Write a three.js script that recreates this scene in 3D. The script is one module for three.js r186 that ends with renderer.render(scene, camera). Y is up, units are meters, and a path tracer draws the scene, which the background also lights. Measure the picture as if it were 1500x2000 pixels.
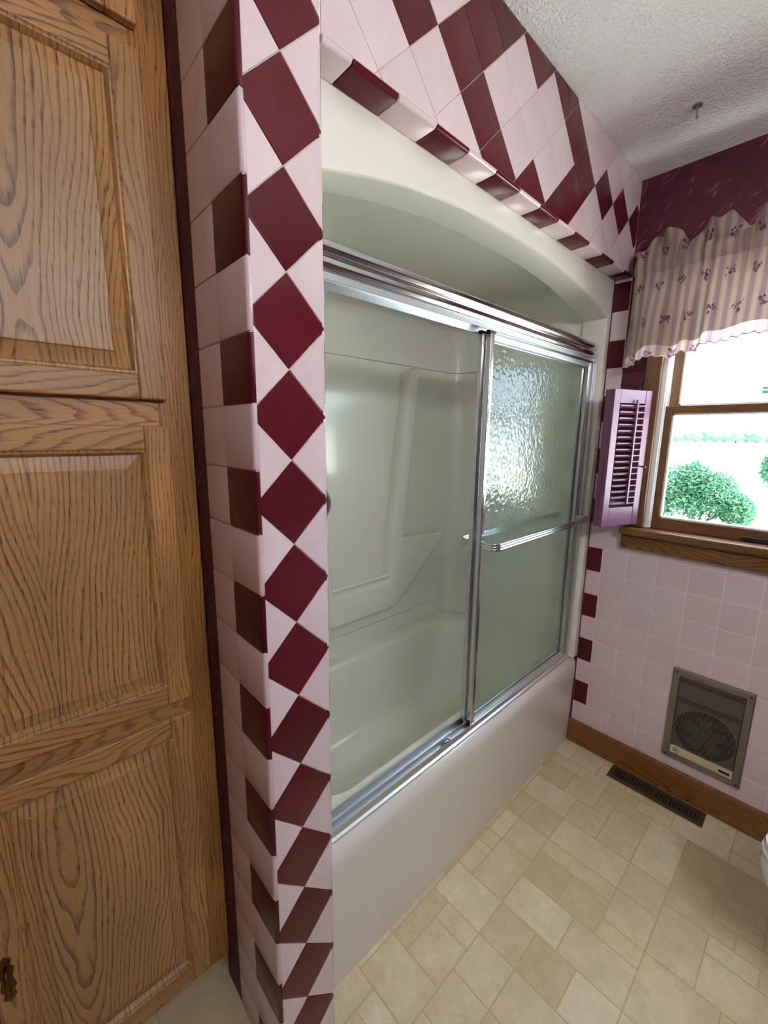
import * as THREE from 'three';
import { mergeGeometries, mergeVertices, toCreasedNormals } from 'three/addons/utils/BufferGeometryUtils.js';
import { RoundedBoxGeometry } from 'three/addons/geometries/RoundedBoxGeometry.js';

// ---------------------------------------------------------------- camera, sky, sun, exposure
const scene = new THREE.Scene();
const camera = new THREE.PerspectiveCamera(2 * Math.atan(1000 / 819.94) * 180 / Math.PI, 0.75, 0.02, 900);
camera.position.set(-0.3168, 1.469, 0.6521);
camera.rotation.set(-0.1827, -0.7508, 0.0102, 'YXZ');
scene.add(camera);

const renderer = new THREE.WebGLRenderer();
renderer.toneMapping = THREE.LinearToneMapping;
renderer.toneMappingExposure = 1.85;
renderer.shadowMap.enabled = true;

scene.background = new THREE.Color().setRGB(3.9, 5.3, 6.7);
const sun = new THREE.DirectionalLight(new THREE.Color().setRGB(0.92, 0.97, 1.03), 62);
sun.position.set(16, 34, 20);
sun.target.position.set(2, 0, 0);
sun.castShadow = true;
Object.assign(sun.shadow.camera, { left: -40, right: 40, top: 40, bottom: -40, near: 1, far: 120 });
sun.shadow.mapSize.set(2048, 2048);
scene.add(sun, sun.target);

// ---------------------------------------------------------------- measures (metres)
const XW = 1.6148;            // face of the window wall tiles
const H = 2.4266;             // ceiling
const P = 0.1095;             // tile pitch
const XB = 0.139;             // right edge of the tiled pier
const YH = 2.0854;            // underside of the tiled header
const D = 0.061;              // depth of the tiled reveal
const ZB = 1.55;              // wall behind the camera
const XL = -1.0;              // wall on the left
const ZC = -0.278;            // cabinet front
const TH = 0.008;             // tile thickness

// ---------------------------------------------------------------- helpers
let seed = 1234567;
const rnd = () => { seed = (seed * 1664525 + 1013904223) >>> 0; return seed / 4294967296; };
const rr = (a, b) => a + (b - a) * rnd();
const hash = (x, y, s = 0) => { let h = (x * 374761393 + y * 668265263 + s * 2147483647) | 0; h = Math.imul(h ^ (h >>> 13), 1274126177); h ^= h >>> 16; return (h >>> 0) / 4294967296; };
const mod = (a, n) => ((a % n) + n) % n;
function vnoise(x, y, px = 0, py = 0, s = 0) {   // value noise, periodic if px, py are given
  const xi = Math.floor(x), yi = Math.floor(y), fx = x - xi, fy = y - yi;
  const w = (i, j) => hash(px ? mod(i, px) : i, py ? mod(j, py) : j, s);
  const u = fx * fx * (3 - 2 * fx), v = fy * fy * (3 - 2 * fy);
  return (w(xi, yi) * (1 - u) + w(xi + 1, yi) * u) * (1 - v) + (w(xi, yi + 1) * (1 - u) + w(xi + 1, yi + 1) * u) * v;
}
const clamp = (x, a = 0, b = 1) => Math.min(b, Math.max(a, x));
const lerp = (a, b, t) => a + (b - a) * t;
const smooth = (a, b, x) => { const t = clamp((x - a) / (b - a)); return t * t * (3 - 2 * t); };

function tex(w, h, f, srgb = true) {   // f(u, v) -> [r, g, b] in 0..255 or one number
  const d = new Uint8Array(w * h * 4);
  for (let j = 0; j < h; j++) for (let i = 0; i < w; i++) {
    let c = f((i + 0.5) / w, (j + 0.5) / h);
    if (typeof c === 'number') c = [c, c, c];
    const k = (j * w + i) * 4;
    d[k] = clamp(c[0], 0, 255); d[k + 1] = clamp(c[1], 0, 255); d[k + 2] = clamp(c[2], 0, 255); d[k + 3] = 255;
  }
  const t = new THREE.DataTexture(d, w, h);
  t.wrapS = t.wrapT = THREE.RepeatWrapping;
  t.magFilter = THREE.LinearFilter; t.minFilter = THREE.LinearFilter;
  if (srgb) t.colorSpace = THREE.SRGBColorSpace;
  t.needsUpdate = true;
  return t;
}
const rep = (t, sx, sy) => { const c = t.clone(); c.repeat.set(1 / sx, 1 / sy); c.needsUpdate = true; return c; };   // uv in metres
const std = (o) => new THREE.MeshStandardMaterial(o);
const phys = (o) => new THREE.MeshPhysicalMaterial(o);

const used = {};
function uniq(name) { const n = used[name] = (used[name] ?? -1) + 1; return n ? `${name}_${String(n).padStart(3, '0')}` : name; }
function part(name, geo, mat, parent) {
  const m = new THREE.Mesh(geo, mat);
  m.name = name; m.castShadow = m.receiveShadow = true;
  parent.add(m);
  return m;
}
function thing(name, label, category, pos = [0, 0, 0], group) {
  const g = new THREE.Group(); g.name = uniq(name); g.position.set(...pos);
  g.userData = { label, category };
  if (group) g.userData.group = group;
  scene.add(g);
  return g;
}
function struct(name, geo, mat, label, category = 'wall') {
  const m = geo ? new THREE.Mesh(geo, mat) : new THREE.Group();
  m.name = uniq(name); if (geo) m.castShadow = m.receiveShadow = true;
  m.userData = { kind: 'structure', label, category };
  scene.add(m);
  return m;
}
// box from corner to corner with uv in metres
function box(x0, x1, y0, y1, z0, z1) {
  const g = new THREE.BoxGeometry(x1 - x0, y1 - y0, z1 - z0);
  g.translate((x0 + x1) / 2, (y0 + y1) / 2, (z0 + z1) / 2);
  return uvBox(g);
}
function rbox(x0, x1, y0, y1, z0, z1, r = 0.003, seg = 2) {
  const g = new RoundedBoxGeometry(x1 - x0, y1 - y0, z1 - z0, seg, Math.min(r, (x1 - x0) / 2.01, (y1 - y0) / 2.01, (z1 - z0) / 2.01));
  g.translate((x0 + x1) / 2, (y0 + y1) / 2, (z0 + z1) / 2);
  return uvBox(g);
}
// planar uv in metres from position and normal; along: 'x' | 'y' | 'z' = direction that becomes v (the grain)
function uvBox(g, along = 'y', ou = 0, ov = 0) {
  const p = g.attributes.position, n = g.attributes.normal, uv = new Float32Array(p.count * 2);
  const A = { x: 0, y: 1, z: 2 }, a = A[along];
  for (let i = 0; i < p.count; i++) {
    const q = [p.getX(i), p.getY(i), p.getZ(i)], m = [Math.abs(n.getX(i)), Math.abs(n.getY(i)), Math.abs(n.getZ(i))];
    const k = m[0] >= m[1] && m[0] >= m[2] ? 0 : m[1] >= m[2] ? 1 : 2;
    let v = a, u;
    if (k === a) { v = (a + 1) % 3; u = (a + 2) % 3; } else u = 3 - k - a;
    uv[2 * i] = q[u] + ou; uv[2 * i + 1] = q[v] + ov;
  }
  g.setAttribute('uv', new THREE.BufferAttribute(uv, 2));
  return g;
}
function fromTris(pos, crease = 0.6) {
  let g = new THREE.BufferGeometry();
  g.setAttribute('position', new THREE.Float32BufferAttribute(pos, 3));
  g.computeVertexNormals();
  if (crease) g = toCreasedNormals(g, crease);
  return g;
}
// grid surface f(u, v) -> [x, y, z]
function grid(f, nu, nv, flip = false) {
  const pos = [], uv = [], idx = [];
  for (let j = 0; j <= nv; j++) for (let i = 0; i <= nu; i++) {
    const q = f(i / nu, j / nv); pos.push(q[0], q[1], q[2]); uv.push(q[3] ?? i / nu, q[4] ?? j / nv);
  }
  for (let j = 0; j < nv; j++) for (let i = 0; i < nu; i++) {
    const a = j * (nu + 1) + i, b = a + 1, c = a + nu + 1, d = c + 1;
    if (flip) idx.push(a, c, b, b, c, d); else idx.push(a, b, c, b, d, c);
  }
  const g = new THREE.BufferGeometry();
  g.setAttribute('position', new THREE.Float32BufferAttribute(pos, 3));
  g.setAttribute('uv', new THREE.Float32BufferAttribute(uv, 2));
  g.setIndex(idx); g.computeVertexNormals();
  return g;
}
function merge(list) { return mergeGeometries(list.map((g) => { const c = g.index ? g.toNonIndexed() : g.clone(); for (const k of Object.keys(c.attributes)) if (!['position', 'normal', 'uv'].includes(k)) c.deleteAttribute(k); if (!c.attributes.uv) uvBox(c); return c; })); }
// polygon (2D, counter-clockwise) -> glazed tile: flat face with a softened rim, sides; face at w = 0, back at -th
function tilePoly(pts, th = TH, b = 0.0016, gap = 0) {
  const n = pts.length, inset = (d) => pts.map((p, i) => {
    const a = pts[(i + n - 1) % n], c = pts[(i + 1) % n];
    const e1 = norm2([p[0] - a[0], p[1] - a[1]]), e2 = norm2([c[0] - p[0], c[1] - p[1]]);
    const n1 = [-e1[1], e1[0]], n2 = [-e2[1], e2[0]], k = 1 + n1[0] * n2[0] + n1[1] * n2[1];
    return [p[0] + (n1[0] + n2[0]) * d / Math.max(k, 0.3), p[1] + (n1[1] + n2[1]) * d / Math.max(k, 0.3)];
  });
  const R = [[gap, -th], [gap, -b * 0.8], [gap + b * 0.35, -b * 0.25], [gap + b * 1.1, 0], [gap + b * 1.1 + 0.0007, 0]].map(([d, w]) => inset(d).map((p) => [p[0], p[1], w]));
  const pos = [];
  const tri = (a, c, d) => pos.push(...a, ...c, ...d);
  for (let r = 0; r < R.length - 1; r++) for (let i = 0; i < n; i++) {
    const a = R[r][i], c = R[r][(i + 1) % n], d = R[r + 1][i], e = R[r + 1][(i + 1) % n];
    tri(a, c, e); tri(a, e, d);
  }
  const top = R[R.length - 1];
  for (let i = 1; i < n - 1; i++) tri(top[0], top[i], top[i + 1]);
  return uvBox(fromTris(pos, 0.5));
}
const norm2 = (v) => { const l = Math.hypot(...v) || 1; return [v[0] / l, v[1] / l]; };
function clipPoly(pts, ax, val, keepLess) {   // Sutherland-Hodgman against one axis line
  const out = [];
  for (let i = 0; i < pts.length; i++) {
    const a = pts[i], b = pts[(i + 1) % pts.length];
    const ia = keepLess ? a[ax] <= val : a[ax] >= val, ib = keepLess ? b[ax] <= val : b[ax] >= val;
    if (ia) out.push(a);
    if (ia !== ib) { const t = (val - a[ax]) / (b[ax] - a[ax]); out.push([a[0] + (b[0] - a[0]) * t, a[1] + (b[1] - a[1]) * t]); }
  }
  return out;
}
const area = (p) => p.reduce((s, a, i) => { const b = p[(i + 1) % p.length]; return s + a[0] * b[1] - a[1] * b[0]; }, 0) / 2;
const clean = (p) => p.filter((a, i) => { const b = p[(i + 1) % p.length]; return Math.hypot(a[0] - b[0], a[1] - b[1]) > 0.0015; });
const rectP = (a, b, c, d) => [[a, c], [b, c], [b, d], [a, d]];
// bullnose tile: length L (x), width W (y: 0 = rounded edge, W = straight edge), face at z = 0
function bullnose(L, W, r = 0.0075, th = TH) {
  const prof = [[W, -th], [W, -0.0008], [W - 0.0008, 0], [W - 0.0016, 0], [r + 0.0012, 0]];
  for (let i = 0; i <= 5; i++) { const a = i / 5 * Math.PI / 2; prof.push([r - r * Math.sin(a), -r + r * Math.cos(a)]); }
  prof.push([0, -th]);
  const pos = [], g = 0.001, b = 0.0012, n = prof.length;
  const ring = (x, d) => prof.map(([y, z]) => [x, y + (y > W / 2 ? -d : d) * 0.5, Math.max(z - d * 0.7, -th)]);
  const R = [ring(g, b), ring(g + b, 0), ring(g + b + 0.0007, 0), ring(L - g - b - 0.0007, 0), ring(L - g - b, 0), ring(L - g, b)];
  for (let k = 0; k < 5; k++) for (let i = 0; i < n; i++) {
    const a = R[k][i], c = R[k][(i + 1) % n], d = R[k + 1][i], e = R[k + 1][(i + 1) % n];
    pos.push(...a, ...d, ...c, ...c, ...d, ...e);
  }
  for (const [k, f] of [[0, 1], [5, -1]]) for (let i = 1; i < n - 1; i++) {
    const t = [R[k][0], R[k][i], R[k][i + 1]]; if (f < 0) t.reverse(); pos.push(...t[0], ...t[1], ...t[2]);
  }
  return uvBox(fromTris(pos, 0.7));
}
// closed rectangular ring lofted through [inset, depth] steps (mitred corners), optionally closed in the middle; in x-y, depth = z
function mitre(w, h, steps, close = true) {
  const pos = [], R = steps.map(([d, z]) => [[d, d, z], [w - d, d, z], [w - d, h - d, z], [d, h - d, z]]);
  const q = (a, b, c, d) => pos.push(...a, ...b, ...c, ...a, ...c, ...d);
  for (let k = 0; k < R.length - 1; k++) for (let i = 0; i < 4; i++) q(R[k][i], R[k][(i + 1) % 4], R[k + 1][(i + 1) % 4], R[k + 1][i]);
  if (close) { const t = R[R.length - 1]; q(t[0], t[1], t[2], t[3]); }
  return uvBox(fromTris(pos, 0.3));
}
function tube(pts, r, seg = 40, rad = 10, closed = false, tension = 0.5) {
  return new THREE.TubeGeometry(new THREE.CatmullRomCurve3(pts.map((p) => new THREE.Vector3(...p)), closed, 'catmullrom', tension), seg, r, rad, closed);
}
function cyl(r, a, b, seg = 14) {   // cylinder between two points
  const A = new THREE.Vector3(...a), B = new THREE.Vector3(...b), g = new THREE.CylinderGeometry(r, r, A.distanceTo(B), seg);
  g.applyQuaternion(new THREE.Quaternion().setFromUnitVectors(new THREE.Vector3(0, 1, 0), B.clone().sub(A).normalize()));
  g.translate(...A.add(B).multiplyScalar(0.5).toArray());
  return g;
}
// straight extrusion along x of a closed z-y profile (counter-clockwise seen from +x)
function sweepX(prof, x0, x1, crease = 0.7) {
  const s = new THREE.Shape(prof.map(([z, y]) => new THREE.Vector2(-z, y)));
  let g = new THREE.ExtrudeGeometry(s, { depth: x1 - x0, bevelEnabled: false });
  g.rotateY(Math.PI / 2); g.translate(x0, 0, 0);
  g = toCreasedNormals(g, crease);
  return uvBox(g, 'x');
}

// ---------------------------------------------------------------- materials
const pinkT = tex(256, 256, (u, v) => { const n = vnoise(u * 6, v * 6, 6, 6, 1) * 0.6 + vnoise(u * 40, v * 40, 40, 40, 2) * 0.4; return [219 + n * 7, 197 + n * 8, 201 + n * 8]; });
const darkT = tex(256, 256, (u, v) => { const n = vnoise(u * 8, v * 3, 8, 3, 5) * 0.6 + vnoise(u * 60, v * 20, 60, 20, 6) * 0.4; return [88 + n * 10, 22 + n * 6, 32 + n * 8]; });
const M = {};
M.pink = phys({ map: rep(pinkT, 0.3, 0.3), roughness: 0.2, clearcoat: 0.3, clearcoatRoughness: 0.08 });
M.pinkB = phys({ map: rep(pinkT, 0.3, 0.3), color: 0xfbfafb, roughness: 0.22, clearcoat: 0.3, clearcoatRoughness: 0.1 });
M.pinkC = phys({ map: rep(pinkT, 0.3, 0.3), color: 0xfffbfa, roughness: 0.2, clearcoat: 0.3, clearcoatRoughness: 0.08 });
M.dark = phys({ map: rep(darkT, 0.3, 0.3), roughness: 0.24, specularIntensity: 0.6 });
M.darkB = phys({ map: rep(darkT, 0.3, 0.3), color: 0xe8e0e4, roughness: 0.27, specularIntensity: 0.6 });
M.grout = std({ color: 0xeee3da, roughness: 0.9 });
const pinks = [M.pink, M.pinkB, M.pinkC, M.pink], darks = [M.dark, M.darkB, M.dark];

const papT = tex(1024, 1024, (u, v) => {
  let n = vnoise(u * 10, v * 10, 10, 10, 11) * 0.6 + vnoise(u * 30, v * 30, 30, 30, 12) * 0.4;
  // feathery brush strokes running diagonally
  const a = u + v, b = u - v;
  const s1 = vnoise(a * 15, b * 84 + n * 5, 15, 84, 13), s2 = vnoise(a * 7, b * 9, 7, 9, 14);
  const s3 = vnoise(u * 60 + n * 7, v * 60, 60, 60, 16);
  const st = smooth(0.68, 0.9, s1) * smooth(0.5, 0.75, s2) * 0.9 + smooth(0.8, 0.95, s3) * 0.35 * smooth(0.4, 0.7, n);
  return [lerp(70 + n * 22, 168, st * 0.7), lerp(17 + n * 11, 112, st * 0.7), lerp(34 + n * 14, 126, st * 0.7)];
});
M.paper = std({ map: rep(papT, 0.55, 0.55), roughness: 0.6 });
const ceilB = tex(512, 512, (u, v) => { const n = vnoise(u * 60, v * 60, 60, 60, 21) * 0.5 + vnoise(u * 130, v * 130, 130, 130, 22) * 0.5; return 255 * smooth(0.35, 0.75, n); }, false);
M.ceiling = std({ color: 0xf4f5f3, roughness: 0.95, bumpMap: rep(ceilB, 0.4, 0.4), bumpScale: 0.0016 });

// oak: growth rings cut at a slant give cathedrals; pores run along v
function oak(px, py, W, Hh, ringX, taper, freq, s, base, late) {
  return tex(px, py, (u, v) => {
    const x = u * W, y = v * Hh;
    const wob = (vnoise(u * 4, v * 3, 4, 3, s) - 0.5) * 0.036 + (vnoise(u * 12, v * 6, 12, 6, s + 1) - 0.5) * 0.011 + (vnoise(u * 40, v * 16, 40, 16, s + 7) - 0.5) * 0.004;
    const yy = Math.abs(y - Hh / 2) * taper;    // mirrored so that it tiles
    const dx = Math.min(Math.abs(x - ringX), Math.abs(x - ringX + W), Math.abs(x - ringX - W));
    const r = Math.sqrt(dx * dx + 0.0009) + yy + wob;
    const f = r * freq, k = f - Math.floor(f);
    const ring = smooth(0.5, 0.93, k) * (1 - smooth(0.95, 1.0, k));
    const amp = 0.55 + 0.6 * hash(Math.floor(f), 3, s);
    const pore = smooth(0.62, 0.95, vnoise(u * W * 1500, v * Hh * 55, Math.round(W * 1500), Math.round(Hh * 55), s + 2));
    const fib = vnoise(u * W * 700, v * Hh * 9, Math.round(W * 700), Math.round(Hh * 9), s + 3);
    const patch = vnoise(u * 4, v * 4, 4, 4, s + 4);
    let t = clamp(ring * amp * (0.5 + 0.8 * pore) * 1.05 + pore * 0.26 + (fib - 0.5) * 0.3);
    const tone = 0.9 + 0.2 * patch + (fib - 0.5) * 0.12;
    return [0, 1, 2].map((i) => lerp(base[i] * tone, late[i], t));
  });
}
const oakA = oak(1024, 1536, 0.42, 0.9, 0.11, 0.06, 120, 31, [194, 148, 92], [84, 51, 24]);
const oakB = oak(640, 1280, 0.3, 0.9, 0.02, 0.03, 140, 41, [188, 140, 83], [96, 60, 30]);
const oakC = oak(640, 1280, 0.3, 0.9, 0.1, 0.16, 95, 51, [184, 137, 83], [90, 56, 28]);
const oakMat = (t, w, c = 0xffffff) => phys({ map: rep(t, w, 0.9), color: c, roughness: 0.46, clearcoat: 0.2, clearcoatRoughness: 0.3 });
M.oakPanel = oakMat(oakA, 0.42); M.oakStile = oakMat(oakB, 0.3); M.oakRail = oakMat(oakC, 0.3);
M.oakFrame = oakMat(oakB, 0.3, 0xf0e2c4);
M.oakTrim = oakMat(oakB, 0.3, 0xc9b094); M.oakSill = oakMat(oakC, 0.3, 0xada28c);
M.oakWindow = oakMat(oakB, 0.3, 0xa8a294);

M.gel = phys({ color: 0xe8e5da, roughness: 0.16, clearcoat: 0.4, clearcoatRoughness: 0.05 });
M.gelTub = phys({ color: 0xe0dbd4, roughness: 0.22, clearcoat: 0.4, clearcoatRoughness: 0.1 });
M.gelBar = phys({ color: 0xe9e6de, roughness: 0.08, clearcoat: 0.6 });
M.chrome = std({ color: 0xd2d4d6, metalness: 1, roughness: 0.16 });
M.alu = std({ color: 0xdfe2e7, metalness: 1, roughness: 0.42 });
M.black = std({ color: 0x16171a, roughness: 0.6 });
const hamB = tex(512, 512, (u, v) => {
  const wu = u * 20 + vnoise(u * 9, v * 9, 9, 9, 63) * 1.2, wv = v * 20 + vnoise(u * 9, v * 9, 9, 9, 64) * 1.2;
  return 255 * clamp(0.62 * vnoise(wu, wv, 20, 20, 61) + 0.38 * vnoise(u * 44, v * 30, 44, 30, 62));
}, false);
M.hammered = phys({ color: 0xf0f5f1, transmission: 1, thickness: 0, ior: 1.52, specularIntensity: 0.5, roughness: 0.05, bumpMap: rep(hamB, 0.26, 0.22), bumpScale: 0.0018 });
M.hammeredRear = phys({ color: 0xe9f0ea, transmission: 1, thickness: 0, ior: 1.52, specularIntensity: 0.5, roughness: 0.55, bumpMap: rep(hamB, 0.26, 0.22), bumpScale: 0.0018 });
M.pane = phys({ color: 0xffffff, transmission: 1, thickness: 0, roughness: 0, ior: 1.5 });
M.brass = std({ color: 0x6b5230, metalness: 1, roughness: 0.4 });
M.porcelain = phys({ color: 0xf2f2f0, roughness: 0.12, clearcoat: 0.5 });
M.vinyl = std({ color: 0xf1f2f2, roughness: 0.4 });
M.mauve = phys({ color: 0x7a4664, roughness: 0.45, clearcoat: 0.25, clearcoatRoughness: 0.4 });

// ---------------------------------------------------------------- floor: sheet of printed and embossed stone-look pieces
const floor = struct('floor', box(XL - 0.1, XW + 0.12, -0.06, -0.0009, -1.0, ZB + 0.1), std({ color: 0xc6b48e, roughness: 0.7 }), 'beige stone-look vinyl floor laid in mixed rectangles', 'floor');
{
  const fT = tex(512, 512, (u, v) => { const n = vnoise(u * 9, v * 9, 9, 9, 71) * 0.45 + vnoise(u * 26, v * 26, 26, 26, 72) * 0.35 + vnoise(u * 110, v * 110, 110, 110, 73) * 0.3; return [222 + (n - 0.5) * 28, 207 + (n - 0.5) * 30, 174 + (n - 0.5) * 34]; });
  const fB = tex(512, 512, (u, v) => 255 * (vnoise(u * 26, v * 26, 26, 26, 74) * 0.6 + vnoise(u * 90, v * 90, 90, 90, 75) * 0.4), false);
  const tones = [0xffffff, 0xf7f3ec, 0xf1ebe0, 0xfbf6ee, 0xece4d6, 0xf8f5f1];
  const mats = tones.map((c) => std({ map: rep(fT, 0.5, 0.5), color: c, roughness: 0.42, bumpMap: rep(fB, 0.35, 0.35), bumpScale: 0.0012 }));
  const ux = 0.0635, uz = 0.0587, X0 = 0.4, nx0 = -15, nx1 = 19, nz0 = -8, nz1 = 17;
  const taken = new Set(), list = [];
  const free = (a, b, c, d) => { for (let i = a; i < c; i++) for (let j = b; j < d; j++) if (i >= nx1 || j >= nz1 || taken.has(i + ',' + j)) return false; return true; };
  const put = (a, b, c, d, tone) => { for (let i = a; i < c; i++) for (let j = b; j < d; j++) taken.add(i + ',' + j); list.push([a, b, c, d, tone]); };
  const seen = [[0, -1, 3, 0, 2], [2, 0, 3, 2, 3], [0, 0, 2, 2, 1], [3, -1, 5, 2, 0], [5, -1, 7, 0, 3], [7, -1, 8, 0, 1], [5, 0, 8, 2, 1], [8, 0, 10, 2, 1], [10, 0, 12, 2, 2], [8, -1, 10, 0, 0], [10, -1, 12, 0, 2], [12, -1, 14, 2, 0],
    [7, 2, 9, 4, 4], [5, 2, 7, 5, 0], [3, 2, 5, 4, 2], [3, 4, 5, 6, 4], [5, 5, 7, 8, 1], [1, 2, 3, 4, 5], [7, 4, 9, 6, 2], [9, 2, 10, 6, 3], [10, 2, 12, 6, 0], [10, 6, 12, 8, 1], [8, 6, 10, 8, 5], [7, 6, 8, 8, 3], [8, 8, 11, 10, 1], [11, 8, 12, 11, 2], [12, 2, 14, 4, 1], [12, 4, 15, 6, 1], [12, 6, 16, 8, 0], [14, -1, 16, 1, 4], [14, 1, 16, 3, 1],
    [-2, -1, 0, 2, 5], [-1, 2, 1, 4, 1], [1, 4, 3, 7, 1], [3, 6, 5, 8, 0], [5, 8, 8, 11, 5]];
  for (const t of seen) if (free(...t)) put(...t);
  const sizes = [[3, 2], [2, 3], [2, 2], [2, 2], [2, 1], [1, 2], [2, 4], [3, 3], [1, 1]];
  for (let j = nz0; j < nz1; j++) for (let i = nx0; i < nx1; i++) {
    if (taken.has(i + ',' + j)) continue;
    const s0 = Math.floor(rnd() * 8);
    let ok = false;
    for (let k = 0; k < 8 && !ok; k++) { const [w, d] = sizes[(s0 + k) % 8]; if (free(i, j, i + w, j + d)) { put(i, j, i + w, j + d, Math.floor(rnd() * 6)); ok = true; } }
    if (!ok) put(i, j, i + 1, j + 1, Math.floor(rnd() * 6));
  }
  for (const [a, b, c, d, tone] of list) {
    const x0 = X0 + a * ux + 0.002, x1 = Math.min(X0 + c * ux - 0.002, XW), z0 = b * uz + 0.002, z1 = Math.min(d * uz - 0.002, ZB);
    if (x0 >= x1 - 0.01 || z0 >= z1) continue;
    if (z1 < -0.08 && x1 > 0.02) continue;           // under pier and tub
    const g = tilePoly(rectP(x0, x1, -z1, -z0), 0.0009, 0.0011);
    g.rotateX(-Math.PI / 2);
    part('floor_tile', g, mats[tone], floor);
  }
}

// ---------------------------------------------------------------- ceiling and plain walls
struct('ceiling', box(XL - 0.1, XW + 0.12, H, H + 0.1, -1.0, ZB + 0.1), M.ceiling, 'white textured ceiling', 'ceiling');
struct('wall_back', box(XL - 0.1, XW + 0.12, 0, H, ZB, ZB + 0.1), M.paper, 'maroon papered wall facing the tub');
struct('wall_left', box(XL - 0.1, XL, 0, H, -1.0, ZB), M.paper, 'maroon papered wall beside the linen cabinet');
struct('wall_cabinet', merge([box(XL, -0.475, 0, H, ZC - 0.1, ZC), box(XL, 0.008, 0, H, -1.0, -0.9)]), M.paper, 'maroon papered wall that the linen cabinet is set into');

// ---------------------------------------------------------------- tiled pier between cabinet and tub
const pier = struct('wall_pier', box(0.0027, XB - 0.004, 0, H, -0.9, -0.0027), M.grout, 'tiled end wall of the tub alcove, maroon diamonds on pink down its narrow front');
const yA = 1.9543;            // joint height on the left face
{
  part('wallpaper', box(0.0005, 0.0027, 0, H, ZC - 0.02, -0.2163), M.paper, pier);
  const bn = bullnose(P, 0.113), pl = tilePoly(rectP(-0.1033, 0, 0, P), TH, 0.0012, 0.0012);
  const shortBn = {}, cut = {};
  for (let k = -5; k <= 17; k++) {
    let y0 = yA - (k + 1) * P, y1 = yA - k * P;
    y0 = Math.max(y0, 0.001); y1 = Math.min(y1, H - 0.001);
    if (y1 - y0 < 0.01) continue;
    const whole = y1 - y0 > P - 1e-6;
    const b = part('tile', whole ? bn : bullnose(y1 - y0, 0.113), k % 2 ? darks[mod(k, 3)] : pinks[mod(k, 4)], pier);
    b.position.set(0, y0, 0); b.rotation.set(0, -Math.PI / 2, Math.PI / 2, 'YXZ');
    // length runs up, rounded edge towards the room, face to -x
    b.matrixAutoUpdate = false;
    b.matrix.makeBasis(new THREE.Vector3(0, 1, 0), new THREE.Vector3(0, 0, -1), new THREE.Vector3(-1, 0, 0)).setPosition(0, y0, 0);
    const s = part('tile', whole ? pl : tilePoly(rectP(-0.1033, 0, 0, y1 - y0), TH, 0.0012, 0.0009), pinks[mod(k * 3 + 1, 4)], pier);
    s.matrixAutoUpdate = false;
    s.matrix.makeBasis(new THREE.Vector3(0, 0, 1), new THREE.Vector3(0, 1, 0), new THREE.Vector3(-1, 0, 0)).setPosition(0, y0, -0.113);
  }
  // front: column of diamonds with half tiles on both sides
  const xc = 0.0698, dp = 0.1521, hd = dp / 2, yd = 2.0312, xl = 0.0075, xr = XB + 0.004;
  for (let m = -3; m <= 13; m++) {
    const yc = yd - (m + 0.5) * dp;
    const lim = (p) => clipPoly(clipPoly(clipPoly(clipPoly(p, 1, H - 0.001, true), 1, 0.001, false), 0, xl, false), 0, xr, true);
    const dia = clean(lim([[xc + hd, yc], [xc, yc + hd], [xc - hd, yc], [xc, yc - hd]]));
    if (dia.length > 2 && area(dia) > 3e-4) part('tile', tilePoly(dia, TH, 0.0015, 0.0007), darks[mod(m, 3)], pier);
    for (const s of [-1, 1]) {
      const x = s < 0 ? xl : xr, t = s < 0 ? [[xc, yc - hd], [xc - hd, yc], [xc - hd, yc - dp]] : [[xc, yc - hd], [xc + hd, yc - dp], [xc + hd, yc]];
      const c = clean(lim(t));
      if (c.length > 2 && area(c) > 3e-4) part('tile', tilePoly(c, TH, 0.0014, 0.0007), pinks[mod(m * 2 + s, 4)], pier);
    }
  }
  // reveal towards the tub: maroon and pink by turns
  for (let k = 0; k < 20; k++) {
    const y1 = 2.0737 - k * 0.1105, y0 = Math.max(y1 - 0.1105, 0.001);
    if (y1 - y0 < 0.01) continue;
    const b = part('tile', bullnose(y1 - y0, D), k % 2 ? pinks[mod(k, 4)] : M.dark, pier);
    b.matrixAutoUpdate = false;
    b.matrix.makeBasis(new THREE.Vector3(0, -1, 0), new THREE.Vector3(0, 0, -1), new THREE.Vector3(1, 0, 0)).setPosition(XB + 0.007, y1, 0);
  }
}
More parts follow.
